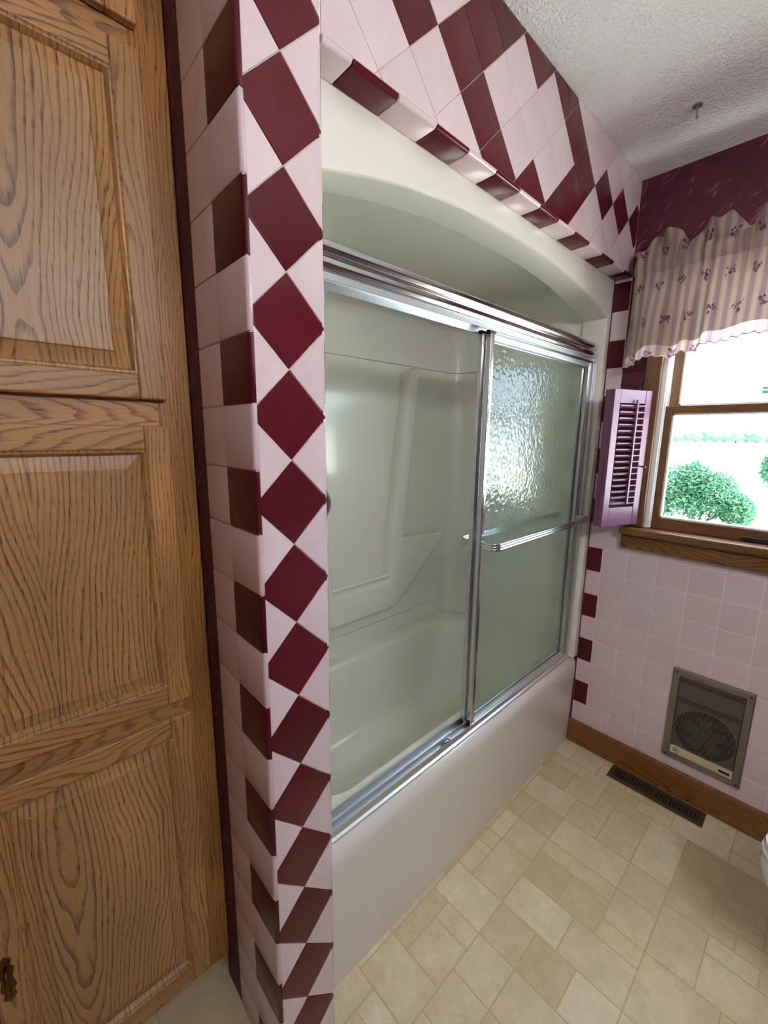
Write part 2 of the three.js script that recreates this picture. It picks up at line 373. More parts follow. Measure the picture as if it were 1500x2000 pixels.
// ---------------------------------------------------------------- tiled wall above the tub opening
const header = struct('wall_header', box(XB - 0.006, XW + 0.006, YH + TH, H, -D - 0.03, -0.0024), M.grout, 'tiled wall above the tub, pink with a maroon zigzag of diamonds');
{
  const px = 0.0780, py = 0.0772, ox = 0.0338, oy = 2.105 - 0.0772;
  const dark = new Set(['4,3', '6,3', '7,2', '8,1', '7,4', '8,5', '9,6', '10,5', '11,6', '12,5', '13,4', '14,3', '10,1', '13,2', '12,1', '16,3', '18,3', '20,3', '9,0', '11,0']);
  for (let a = 0; a <= 22; a++) for (let b = -1; b <= 7; b++) {
    if ((a + b) % 2 === 0) continue;
    const cx = ox + a * px, cy = oy + b * py;
    let p = [[cx + px, cy], [cx, cy + py], [cx - px, cy], [cx, cy - py]];
    p = clipPoly(clipPoly(clipPoly(clipPoly(p, 1, H - 0.001, true), 1, YH + 0.0085, false), 0, XB + 0.0055, false), 0, XW - 0.0005, true);
    p = clean(p);
    if (p.length < 3 || area(p) < 1.2e-4) continue;
    part('tile', tilePoly(p, TH, 0.0013, 0.0006), dark.has(a + ',' + b) ? darks[mod(a + b, 3)] : pinks[mod(a * 3 + b, 4)], header);
  }
  const hp = 0.1101, xh = 0.1, bn = bullnose(hp, D);
  for (let j = 0; j <= 14; j++) {
    const x0 = Math.max(xh + j * hp, XB + 0.008), x1 = Math.min(xh + (j + 1) * hp, XW - 0.001);
    const t = part('tile', x1 - x0 > hp - 1e-6 ? bn : bullnose(x1 - x0, D), j % 2 ? M.dark : pinks[j % 4], header);
    t.matrixAutoUpdate = false;
    t.matrix.makeBasis(new THREE.Vector3(-1, 0, 0), new THREE.Vector3(0, 0, -1), new THREE.Vector3(0, -1, 0)).setPosition(x1, YH, 0);
  }
}

// ---------------------------------------------------------------- window wall
const WZ0 = 0.145, WZ1 = 0.905, WY0 = 1.105, WY1 = 2.03;     // rough opening
const wallWin = struct('wall_window', merge([
  box(XW + 0.006, XW + 0.13, 0, WY0, -1.0, ZB + 0.1), box(XW + 0.006, XW + 0.13, WY1, H, -1.0, ZB + 0.1),
  box(XW + 0.006, XW + 0.13, WY0, WY1, -1.0, WZ0), box(XW + 0.006, XW + 0.13, WY0, WY1, WZ1, ZB + 0.1)]), M.paper, 'window wall with maroon paper above pink square tiles');
{
  const bn = bullnose(P, D);
  const yw = 0.9812;
  for (let r = -11; r <= 7; r++) {
    const y1 = Math.min(yw - r * P, YH - 0.001), y0 = Math.max(yw - (r + 1) * P, 0.116);
    if (y1 - y0 < 0.012) continue;
    const c = tilePoly(rectP(-D, 0, y0, y1), TH, 0.0012, 0.0006);
    const t = part('tile', c, r % 2 ? pinks[mod(r, 4)] : darks[mod(r, 3)], wallWin);
    t.matrixAutoUpdate = false;
    t.matrix.makeBasis(new THREE.Vector3(0, 0, 1), new THREE.Vector3(0, 1, 0), new THREE.Vector3(-1, 0, 0)).setPosition(XW, 0, 0);
    t.rotation.set(0, 0, 0);
  }
  // plain field of square tiles
  const sq = tilePoly(rectP(0, P, 0, P), TH, 0.0014, 0.0013);
  for (let r = -2; r <= 7; r++) for (let n = 0; n < 15; n++) {
    const z0 = n === 0 ? 0.0005 : 0.1019 + (n - 1) * P, z1 = Math.min(0.1019 + n * P, ZB), y1 = yw - r * P, y0 = Math.max(y1 - P, 0.112);
    if (z1 - z0 < 0.01 || y1 - y0 < 0.01) continue;
    if (y0 > 1.08 && n >= 1 && n <= 7) continue;
    const whole = Math.abs(z1 - z0 - P) < 1e-6 && Math.abs(y1 - y0 - P) < 1e-6;
    const t = part('tile', whole ? sq : tilePoly(rectP(0, z1 - z0, 0, y1 - y0), TH, 0.0014, 0.0013), pinks[mod(r * 5 + n * 3, 4)], wallWin);
    t.matrixAutoUpdate = false;
    t.matrix.makeBasis(new THREE.Vector3(0, 0, 1), new THREE.Vector3(0, 1, 0), new THREE.Vector3(-1, 0, 0)).setPosition(XW, y0, z0);
  }
  part('grout', merge([box(XW + 0.0014, XW + 0.006, 0.1, 1.09, 0.0, ZB), box(XW + 0.0014, XW + 0.006, 1.09, 1.199, 0.0, WZ0 - 0.02), box(XW + 0.0014, XW + 0.006, 1.09, 1.199, WZ1 + 0.02, ZB)]), M.grout, wallWin);
  part('grout', box(XW + 0.0014, XW + 0.006, 0.1, YH, -D, 0.0), M.grout, wallWin);
}
const base = struct('baseboard_window', uvBox(rbox(XW - 0.014, XW + 0.004, 0.001, 0.116, -0.066, ZB, 0.003), 'z', 0, 0.31), M.oakTrim, 'stained oak baseboard below the pink tiles', 'baseboard');

// ---------------------------------------------------------------- window
{
  const w = struct('window_1', null, null, 'oak cased double-hung window with white tracks', 'window');
  const zc = (WZ0 + WZ1) / 2;
  // oak casing on the wall
  const cas = (g, a) => part('casing', uvBox(g, a, 0.07, 0.2), M.oakWindow, w);
  cas(rbox(XW - 0.016, XW + 0.006, WY0, WY1 + 0.06, WZ0 - 0.055, WZ0 + 0.0, 0.004), 'y');
  cas(rbox(XW - 0.016, XW + 0.006, WY0, WY1 + 0.06, WZ1, WZ1 + 0.055, 0.004), 'y');
  cas(rbox(XW - 0.016, XW + 0.006, WY1, WY1 + 0.06, WZ0, WZ1, 0.004), 'z');
  // stool and apron
  part('sill', uvBox(rbox(XW - 0.055, XW + 0.10, 1.072, 1.103, WZ0 - 0.075, WZ1 + 0.075, 0.008, 3), 'z', 0.05), M.oakSill, w);
  part('apron', uvBox(rbox(XW - 0.03, XW + 0.006, 1.012, 1.073, WZ0 - 0.07, WZ1 + 0.07, 0.006, 3), 'z', 0.14), M.oakSill, w);
  // white jamb tracks lining the opening
  for (const z of [WZ0, WZ1 - 0.016]) {
    part('track', merge([box(XW + 0.004, XW + 0.13, WY0, WY1, z, z + 0.016), ...[0.012, 0.052, 0.092].map((x) => rbox(XW + x, XW + x + 0.006, WY0, WY1, z === WZ0 ? z + 0.012 : z - 0.006, z === WZ0 ? z + 0.022 : z + 0.004, 0.002))]), M.vinyl, w);
  }
  part('head', box(XW + 0.004, XW + 0.13, WY1 - 0.016, WY1, WZ0, WZ1), M.vinyl, w);
  // sashes: [x0, x1, bottom, top, stile, bottom rail, top rail]
  const sash = (x0, x1, y0, y1, st, br, tr, glazing) => {
    const s = new THREE.Group(); s.name = 'sash'; w.add(s);
    const z0 = WZ0 + 0.018, z1 = WZ1 - 0.018;
    part('stile', uvBox(rbox(x0, x1, y0, y1, z0, z0 + st, 0.003), 'y', 0.11), M.oakWindow, s);
    part('stile', uvBox(rbox(x0, x1, y0, y1, z1 - st, z1, 0.003), 'y', 0.19), M.oakWindow, s);
    part('rail', uvBox(rbox(x0, x1, y0, y0 + br, z0 + st, z1 - st, 0.003), 'z', 0.02), M.oakWindow, s);
    part('rail', uvBox(rbox(x0, x1, y1 - tr, y1, z0 + st, z1 - st, 0.003), 'z', 0.09), M.oakWindow, s);
    const gx = (x0 + x1) / 2;
    const pg = new THREE.PlaneGeometry(z1 - z0 - 2 * st, y1 - y0 - br - tr); pg.rotateY(-Math.PI / 2); pg.translate(gx, (y0 + br + y1 - tr) / 2, (z0 + z1) / 2);
    part('pane', pg, M.pane, s);
    const b = 0.006, a0 = z0 + st, a1 = z1 - st, c0 = y0 + br, c1 = y1 - tr;
    part('glazing_bead', merge([box(x0 + 0.004, x1 - 0.004, c0, c1, a0, a0 + b), box(x0 + 0.004, x1 - 0.004, c0, c1, a1 - b, a1), box(x0 + 0.004, x1 - 0.004, c0, c0 + b, a0, a1), box(x0 + 0.004, x1 - 0.004, c1 - b, c1, a0, a1)]), glazing, s);
    return s;
  };
  const low = sash(XW + 0.02, XW + 0.05, 1.104, 1.588, 0.028, 0.045, 0.03, M.vinyl);
  sash(XW + 0.058, XW + 0.088, 1.556, WY1 - 0.016, 0.034, 0.034, 0.045, M.vinyl);
  part('sticker', merge([box(XW + 0.0722, XW + 0.0728, 1.622, 1.634, 0.438, 0.476), box(XW + 0.0722, XW + 0.0728, 1.638, 1.646, 0.438, 0.476)]), std({ color: 0x6fb6cc, roughness: 0.6 }), w).userData.label = 'pale blue sticker on the upper pane';
  part('sash_lift', rbox(XW + 0.008, XW + 0.02, 1.106, 1.124, zc - 0.07, zc + 0.07, 0.004), M.black, low);
  part('sash_lock', rbox(XW + 0.018, XW + 0.05, 1.588, 1.6, zc - 0.03, zc + 0.03, 0.004), M.brass, low);
}

// ---------------------------------------------------------------- bathtub
{
  const tub = thing('bathtub', 'white tub with plain apron under the sliding glass doors', 'bathtub');
  const x0 = XB + 0.009, x1 = XW - 0.0015;
  // apron and front ledge: z-y profile, closed
  const yT = 0.445, prof = [[-0.071, 0.001], [-0.068, 0.30], [-0.0655, 0.37], [-0.066, 0.395]];
  for (let i = 1; i <= 8; i++) { const a = i / 8 * Math.PI / 2; prof.push([-0.066 - 0.042 * (1 - Math.cos(a)), 0.395 + 0.05 * Math.sin(a)]); }
  prof.push([-0.15, yT], [-0.15, 0.40], [-0.11, 0.38], [-0.1, 0.001]);
  part('apron', sweepX(prof.slice().reverse().map(([z, y]) => [z, y]), x0, x1, 0.5), M.gelTub, tub);
  // rim and basin: loft of rounded rectangles
  const rr4 = (ax, bx, az, bz, r, n) => { const o = []; const cs = [[bx - r, bz - r, 0], [ax + r, bz - r, 1], [ax + r, az + r, 2], [bx - r, az + r, 3]]; for (const [cx, cz, k] of cs) for (let i = 0; i <= n; i++) { const a = (k + i / n) * Math.PI / 2; o.push([cx + r * Math.cos(a), cz + r * Math.sin(a)]); } return o; };
  const rings = [
    [0.15, 1.605, -0.86, -0.149, 0.004, 0.445], [0.225, 1.515, -0.765, -0.185, 0.12, 0.445], [0.232, 1.508, -0.758, -0.192, 0.118, 0.442], [0.24, 1.497, -0.75, -0.2, 0.115, 0.43],
    [0.262, 1.45, -0.737, -0.217, 0.115, 0.33], [0.285, 1.40, -0.725, -0.235, 0.115, 0.22], [0.305, 1.36, -0.712, -0.25, 0.11, 0.135], [0.33, 1.325, -0.69, -0.275, 0.1, 0.095], [0.4, 1.24, -0.62, -0.345, 0.07, 0.08], [0.7, 0.9, -0.5, -0.45, 0.02, 0.078]];
  const loops = rings.map(([a, b, c, d, r, y]) => rr4(a, b, c, d, r, 8).map(([x, z]) => [x, y, z]));
  const n = loops[0].length, pos = [];
  for (let k = 0; k < loops.length - 1; k++) for (let i = 0; i < n; i++) {
    const a = loops[k][i], b = loops[k][(i + 1) % n], c = loops[k + 1][i], d = loops[k + 1][(i + 1) % n];
    pos.push(...a, ...b, ...c, ...b, ...d, ...c);
  }
  const L = loops[loops.length - 1]; for (let i = 1; i < n - 1; i++) pos.push(...L[0], ...L[i], ...L[i + 1]);
  part('basin', uvBox(fromTris(pos, 0.9)), M.gel, tub);
}
// ---------------------------------------------------------------- moulded shower surround
{
  const s = thing('shower_surround', 'ivory moulded shower surround with an arched top', 'shower surround');
  const XL0 = 0.168, XR0 = 1.588, ZBk = -0.822, rC = 0.07, zF = -0.155;
  const path = [[XL0, zF]];
  for (let i = 0; i <= 8; i++) { const a = i / 8 * Math.PI / 2; path.push([XL0 + rC - rC * Math.cos(a), ZBk + rC - rC * Math.sin(a)]); }
  for (let i = 1; i < 24; i++) path.push([lerp(XL0 + rC, XR0 - rC, i / 24), ZBk]);
  for (let i = 0; i <= 8; i++) { const a = i / 8 * Math.PI / 2; path.push([XR0 - rC + rC * Math.sin(a), ZBk + rC - rC * Math.cos(a)]); }
  path.push([XR0, zF]);
  const nrm = path.map((p, i) => { const a = path[Math.max(i - 1, 0)], b = path[Math.min(i + 1, path.length - 1)], t = norm2([b[0] - a[0], b[1] - a[1]]); return [-t[1], t[0]]; });
  // wall sheets between the seams; the joint lies 2 mm back
  const wallStrip = (y0, y1, off0 = 0, off1 = 0) => {
    const rows = [[y0, -0.004], [y0, -0.0005], [y0 + 0.0015, 0.0], [lerp(y0, y1, 0.5), 0], [y1 - 0.0015, 0], [y1, -0.0005], [y1, -0.004]];
    return grid((u, v) => { const i = Math.round(u * (path.length - 1)), [y, o] = rows[Math.round(v * 6)]; return [path[i][0] + nrm[i][0] * o, y, path[i][1] + nrm[i][1] * o, i * 0.05, y]; }, path.length - 1, 6, true);
  };
  part('wall_panel', wallStrip(0.4455, 0.533), M.gel, s);
  part('wall_panel', wallStrip(0.5355, 1.792), M.gel, s);
  part('wall_panel', wallStrip(1.7945, 2.12), M.gel, s);
  part('top_panel', box(XL0, XR0, 2.11, 2.12, ZBk, zF), M.gel, s);
  part('backing', merge([box(0.146, XR0 + 0.02, 0.4465, 2.13, -0.86, ZBk - 0.006), box(0.1465, XL0 - 0.006, 0.446, 2.13, -0.85, zF), box(XR0 + 0.006, XR0 + 0.024, 0.446, 2.13, -0.85, zF)]), M.gel, s);
  // front frame with the arched opening
  const hx0 = 0.178, hx1 = 1.572;
  // opening goes down to the ledge, so draw the frame as one outline
  const o = new THREE.Shape();
  o.moveTo(XB + 0.0085, 0.5345); o.lineTo(hx0, 0.5345); o.lineTo(hx0, 1.92);
  for (let i = 0; i <= 48; i++) { const t = i / 48, x = lerp(hx0, hx1, t), e = 2 * t - 1; o.lineTo(x, 1.94 + 0.085 * (1 - Math.pow(Math.abs(e), 2.5))); }
  o.lineTo(hx1, 1.92); o.lineTo(hx1, 0.5345); o.lineTo(XW - 0.001, 0.5345); o.lineTo(XW - 0.001, YH + 0.009); o.lineTo(XB + 0.0085, YH + 0.009); o.closePath();
  let g = new THREE.ExtrudeGeometry(o, { depth: 0.085, bevelEnabled: true, bevelThickness: 0.007, bevelSize: 0.006, bevelOffset: -0.006, bevelSegments: 3 });
  g.translate(0, 0, -D - 0.001 - 0.092);
  part('front_frame', uvBox(toCreasedNormals(g, 0.5)), M.gel, s);
  for (const [a, b] of [[XB + 0.0085, hx0], [hx1, XW - 0.001]]) part('flange', rbox(a, b, 0.4465, 0.5325, -0.153, -D - 0.001, 0.005, 3), M.gel, s);
  // moulded relief on the long wall: ribs beside a niche, soap shelves, band below
  const mir = (x) => 2 * 0.878 - x;
  const out = [[1.222, 1.775], [1.16, 1.2], [1.137, 0.956], [1.437, 0.943], [1.165, 0.68], [1.10, 0.635], [1.04, 0.622]];
  const left = out.slice().reverse().map(([x, y]) => [mir(x), y]);
  const niche = [[1.035, 0.76], [1.055, 0.79], [1.105, 1.3], [1.175, 1.755]];
  const sh = new THREE.Shape(); out.forEach(([x, y], i) => i ? sh.lineTo(x, y) : sh.moveTo(x, y));
  left.forEach(([x, y]) => sh.lineTo(x, y));
  const nl = niche.slice().reverse();
  sh.lineTo(mir(1.175), 1.755); [...niche].reverse().slice(1).forEach(([x, y]) => sh.lineTo(mir(x), y)); niche.forEach(([x, y]) => sh.lineTo(x, y)); sh.closePath();
  let rg = new THREE.ExtrudeGeometry(sh, { depth: 0.035, bevelEnabled: true, bevelThickness: 0.026, bevelSize: 0.02, bevelOffset: -0.012, bevelSegments: 5 });
  rg.translate(0, 0, ZBk + 0.026 - 0.022);
  part('moulded_shelf', uvBox(toCreasedNormals(rg, 0.9)), M.gel, s);
  part('grab_bar', merge([cyl(0.008, [mir(1.068), 0.79, ZBk + 0.05], [1.068, 0.79, ZBk + 0.05], 14), ...[1.066, mir(1.066)].map((x) => { const q = new THREE.SphereGeometry(0.012, 14, 10); q.translate(x, 0.79, ZBk + 0.05); return q; })]), M.gelBar, s);
}

// ---------------------------------------------------------------- sliding shower door
{
  const fr = thing('shower_door_frame', 'chrome frame of the sliding shower door with ribbed header rail', 'door frame');
  const xa = 0.181, xb = 1.569, z0 = -0.14, z1 = -0.083;
  // header: three rounded ribs on its face
  const ribs = (zf, zb, y0, y1) => { const p = [[zb, y0], [zb, y1]]; const n = 2, h = (y1 - y0) / n; for (let k = n - 1; k >= 0; k--) for (let i = 0; i <= 8; i++) { const a = Math.PI / 2 - i / 8 * Math.PI; p.push([zf - 0.008 + 0.009 * Math.cos(a), y0 + h * (k + 0.5) + h * 0.47 * Math.sin(a)]); } return p; };
  part('header_rail', sweepX(ribs(z1, z0, 1.786, 1.846).map(([z, y]) => [z, y]), xa, xb, 0.9), M.chrome, fr);
  part('header_lip', merge([box(xa, xb, 1.770, 1.786, z0, z0 + 0.003), box(xa, xb, 1.773, 1.786, z1 - 0.012, z1 - 0.009)]), M.alu, fr);
  const track = [[z1, 0.446], [z1, 0.4515], [z1 - 0.006, 0.456], [z1 - 0.009, 0.47], [z1 - 0.013, 0.47], [z1 - 0.016, 0.456], [z1 - 0.026, 0.454], [z1 - 0.029, 0.474], [z1 - 0.033, 0.474], [z1 - 0.036, 0.456], [z1 - 0.050, 0.456], [z1 - 0.053, 0.478], [z0, 0.478], [z0, 0.446]];
  part('bottom_track', sweepX(track.reverse(), xa, xb, 0.4), M.alu, fr);
  const jamb = (x0, x1) => merge([rbox(x0, x1, 0.478, 1.772, z0, z1 - 0.004, 0.003), rbox(x0 + 0.002, x1 - 0.002, 0.478, 1.772, z1 - 0.006, z1 + 0.002, 0.003)]);
  part('jamb', jamb(xa - 0.002, xa + 0.02), M.alu, fr); part('jamb', jamb(xb - 0.02, xb + 0.002), M.alu, fr);
  part('guide', merge([rbox(0.672, 0.69, 0.457, 0.4725, z1 - 0.0275, z1 - 0.0165, 0.002), rbox(0.70, 0.709, 0.4575, 0.4655, z1 - 0.0265, z1 - 0.0175, 0.002)]), M.chrome, fr);

  const panel = (label, xL, xR, zc, barSide) => {
    const p = thing('shower_door_panel', label, 'shower door');
    const y0 = 0.459, y1 = 1.768, st = 0.021, dz = 0.0085;
    const gl = new THREE.PlaneGeometry(xR - xL - 0.012, y1 - y0 - 0.024); gl.translate((xL + xR) / 2, (y0 + y1) / 2, zc); uvBox(gl);
    part('glass', gl, barSide > 0 ? M.hammered : M.hammeredRear, p).userData.label = 'hammered obscure glass';
    const stile = (a, b) => merge([rbox(a, b, y0, y1, zc - dz, zc + dz, 0.003), rbox(a + 0.005, b - 0.005, y0, y1, zc - dz - 0.0015, zc + dz + 0.0015, 0.001)]);
    part('stile', stile(xL, xL + st), M.chrome, p); part('stile', stile(xR - st, xR), M.chrome, p);
    part('rail', rbox(xL + st, xR - st, y1 - 0.02, y1, zc - dz, zc + dz, 0.003), M.alu, p);
    part('rail', rbox(xL + st, xR - st, y0, y0 + 0.02, zc - dz, zc + dz, 0.003), M.alu, p);
    const s = barSide, zb = zc + s * 0.06, a = xL + st * 0.5, b = xR - st * 0.5, yb = 1.118;
    const bar = [];
    for (const dy of [-0.0085, 0, 0.0085]) bar.push(tube([[a, yb + dy, zc + s * 0.006], [a, yb + dy, zc + s * 0.035], [a + 0.006, yb + dy, zc + s * 0.052], [a + 0.028, yb + dy, zb], [a + 0.06, yb + dy, zb], [(a + b) / 2, yb + dy, zb], [b - 0.06, yb + dy, zb], [b - 0.028, yb + dy, zb], [b - 0.006, yb + dy, zc + s * 0.052], [b, yb + dy, zc + s * 0.035], [b, yb + dy, zc + s * 0.006]], 0.0055, 120, 8, false, 0.4));
    part('towel_bar', merge(bar), M.chrome, p);
    part('bumper', merge([rbox(xL - 0.004, xL + 0.004, y0 - 0.0005, y0 + 0.022, zc - 0.007, zc + 0.007, 0.002), rbox(xL - 0.004, xL + 0.03, y1, y1 + 0.0085, zc - 0.007, zc + 0.007, 0.002)]), M.black, p);
    return p;
  };
  panel('obscure glass door panel with a towel bar facing the room', 0.806, 1.545, z1 - 0.0212 + 0.0, 1);
  panel('obscure glass door panel behind the other, its bar towards the tub', 0.796, 1.538, z1 - 0.0435, -1);
}
{
  // ribbed loop on the reveal of the pier
  const h = thing('ribbed_loop', 'small ribbed grey loop peeking out behind the tiled pier', 'loop', [XB + 0.0075, 1.333, -0.028]);
  const g = [];
  for (let i = 0; i <= 26; i++) { const a = lerp(-0.94, 0.94, i / 26), t = new THREE.TorusGeometry(0.0048, 0.0018, 6, 12); t.rotateX(Math.PI / 2); t.rotateZ(-a * 0.9); t.translate(0.019 * Math.cos(a * Math.PI / 2) + 0.0, 0.04 * a, 0); g.push(t); }
  part('coil', merge(g), std({ color: 0x6f7378, metalness: 0.8, roughness: 0.4 }), h);
  part('core', tube([[0.001, -0.04, 0], [0.013, -0.022, 0], [0.018, 0, 0], [0.013, 0.022, 0], [0.001, 0.04, 0]], 0.0045, 30, 8), M.black, h);
}

// ---------------------------------------------------------------- linen cabinet
{
  const cab = thing('linen_cabinet', 'tall honey oak linen cabinet with raised panel doors', 'cabinet', [0, 0, 0]);
  const xl = -0.473, xr = -0.0008, zf = ZC, yb = 0.098;
  part('carcass', uvBox(merge([box(xl, xl + 0.015, yb, H - 0.002, -0.84, zf - 0.02), box(xr - 0.015, xr, yb, H - 0.002, -0.84, zf - 0.02), box(xl, xr, yb, yb + 0.015, -0.84, zf - 0.02), box(xl, xr, yb, H - 0.002, -0.85, -0.84), box(xl, xr, H - 0.02, H - 0.002, -0.84, zf - 0.02)])), M.oakFrame, cab);
  part('toe_kick', uvBox(box(xl, xr, 0.001, yb, -0.36, -0.345), 'x'), M.oakTrim, cab);
  // face frame
  part('frame_stile', uvBox(rbox(-0.062, xr, yb, H - 0.002, zf - 0.02, zf, 0.0015), 'y', 0.2, 0.4), M.oakFrame, cab);
  part('frame_stile', uvBox(rbox(xl, -0.413, yb, H - 0.002, zf - 0.02, zf, 0.0015), 'y', 0.1, 0.1), M.oakFrame, cab);
  const fronts = [[0.132, 0.853], [0.888, 1.481], [1.53, 2.112], [2.147, H - 0.03]];
  const gaps = [[yb, 0.15], [0.835, 0.905], [1.463, 1.548], [2.095, 2.165], [H - 0.045, H - 0.002]];
  gaps.forEach(([a, b], i) => part('frame_rail', uvBox(rbox(-0.413, -0.062, a, b, zf - 0.02, zf - 0.0006, 0.001), 'x', 0.13 * i, 0.17 * i), M.oakRail, cab));
  const dx0 = -0.425, dx1 = -0.05, zd = zf + 0.019;
  fronts.forEach(([y0, y1], i) => {
    const d = new THREE.Group(); d.name = 'door'; cab.add(d); d.position.set(dx0, y0, zd);
    const w = dx1 - dx0, h = y1 - y0, sw = 0.046, t = 0.0185, o = i * 0.117;
    part('stile', uvBox(rbox(0, sw, 0, h, -t, 0, 0.004, 3), 'y', o, o * 3), M.oakStile, d);
    part('stile', uvBox(rbox(w - sw, w, 0, h, -t, 0, 0.004, 3), 'y', o + 0.07, o * 2), M.oakStile, d);
    part('rail', uvBox(rbox(sw, w - sw, 0, sw, -t, -0.0003, 0.004, 3), 'x', o + 0.02, o + 0.3), M.oakRail, d);
    part('rail', uvBox(rbox(sw, w - sw, h - sw, h, -t, -0.0003, 0.004, 3), 'x', o + 0.05, o + 0.7), M.oakRail, d);
    // sticking round the opening, then the raised panel
    const ow = w - 2 * sw + 0.004, oh = h - 2 * sw + 0.004;
    const mo = part('moulding', uvBox(mitre(ow, oh, [[0, -0.0005], [0.003, -0.003], [0.006, -0.0035], [0.009, -0.0075], [0.0115, -0.0125]], false), 'y', o, 0), M.oakStile, d); mo.position.set(sw - 0.002, sw - 0.002, 0);
    const pn = part('panel', uvBox(mitre(ow - 0.012, oh - 0.012, [[0, -0.0135], [0.006, -0.0133], [0.031, -0.0055], [0.032, -0.0035], [0.033, -0.0030]], true), 'y', 0.19 * i + 0.03, 0.41 * i), M.oakPanel, d); pn.position.set(sw + 0.004, sw + 0.004, 0);
    part('back', box(0.004, w - 0.004, 0.004, h - 0.004, -t, -0.0145), M.oakFrame, d);
    // antique brass pull on the stile
    const hy = i === 0 ? 0.34 : h / 2;
    const pl = new THREE.Shape(); const P2 = [[0, -0.05], [0.009, -0.04], [0.006, -0.028], [0.011, -0.02], [0.007, 0], [0.011, 0.02], [0.006, 0.028], [0.009, 0.04], [0, 0.05]];
    P2.forEach(([x, y], k) => k ? pl.lineTo(x, y) : pl.moveTo(x, y)); [...P2].reverse().slice(1, -1).forEach(([x, y]) => pl.lineTo(-x, y)); pl.closePath();
    const pg = new THREE.ExtrudeGeometry(pl, { depth: 0.0012, bevelEnabled: true, bevelThickness: 0.0006, bevelSize: 0.0006, bevelSegments: 1 });
    pg.translate(sw * 0.4, hy, 0.0007);
    part('handle', merge([pg, tube([[sw * 0.4, hy + 0.024, 0.002], [sw * 0.4, hy + 0.026, 0.014], [sw * 0.4, hy + 0.014, 0.021], [sw * 0.4, hy - 0.014, 0.021], [sw * 0.4, hy - 0.026, 0.014], [sw * 0.4, hy - 0.024, 0.002]], 0.0034, 30, 8)]), M.brass, d).userData.label = 'antique brass pull';
  });
}

// ---------------------------------------------------------------- folded louvred shutter standing out from the casing
{
  const S = thing('window_shutter', 'mauve louvred shutter folded open beside the window', 'shutter', [1.592, 1.118, 0.1265]);
  S.rotation.y = Math.atan2(-0.0735, 0.18);            // local -x runs from the hinge into the room
  S.rotation.y = -Math.atan2(0.0735, 0.18);
  const w = 0.195, h = 0.527, sw = 0.032, top = 0.05, bot = 0.075, t = 0.02;
  const leaf = (z0, mat, nm) => {
    const p = new THREE.Group(); p.name = 'leaf'; S.add(p); p.position.z = z0;
    part('stile', rbox(-w, -w + sw, 0, h, -t, 0, 0.002), mat, p); part('stile', rbox(-sw, 0, 0, h, -t, 0, 0.002), mat, p);
    part('rail', rbox(-w + sw, -sw, 0, bot, -t + 0.001, -0.001, 0.002), mat, p); part('rail', rbox(-w + sw, -sw, h - top, h, -t + 0.001, -0.001, 0.002), mat, p);
    const n = 17, dy = (h - top - bot) / n, lv = rbox(-w + sw + 0.0005, -sw - 0.0005, -0.0028, 0.0028, -0.0135, 0.0135, 0.0026);
    for (let i = 0; i < n; i++) { const l = part('louver', lv, mat, p); l.position.set(0, bot + dy * (i + 0.5), -t / 2); l.rotation.x = -0.3; }
    return p;
  };
  const front = leaf(0, M.mauve); leaf(-0.0215, M.mauve);
  part('tilt_rod', rbox(-w * 0.42 - 0.004, -w * 0.42 + 0.004, bot + 0.012, h - top + 0.014, 0.004, 0.011, 0.0015), M.mauve, front);
  { const sg = box(-w * 0.42 - 0.001, -w * 0.42 + 0.001, 0, 0.001, -0.001, 0.005), dy = (h - top - bot) / 17; for (let i = 0; i < 17; i++) part('staple', sg, M.brass, front).position.y = bot + dy * (i + 0.62); }
  part('knob', merge([cyl(0.003, [-sw * 0.5, 0.235, 0], [-sw * 0.5, 0.235, 0.012], 10), (() => { const q = new THREE.SphereGeometry(0.006, 12, 8); q.translate(-sw * 0.5, 0.235, 0.015); return q; })()]), M.brass, front);
  for (const y of [0.06, 0.45]) part('hinge', cyl(0.004, [0.002, y, -0.01], [0.002, y + 0.05, -0.01], 8), M.brass, S);
}

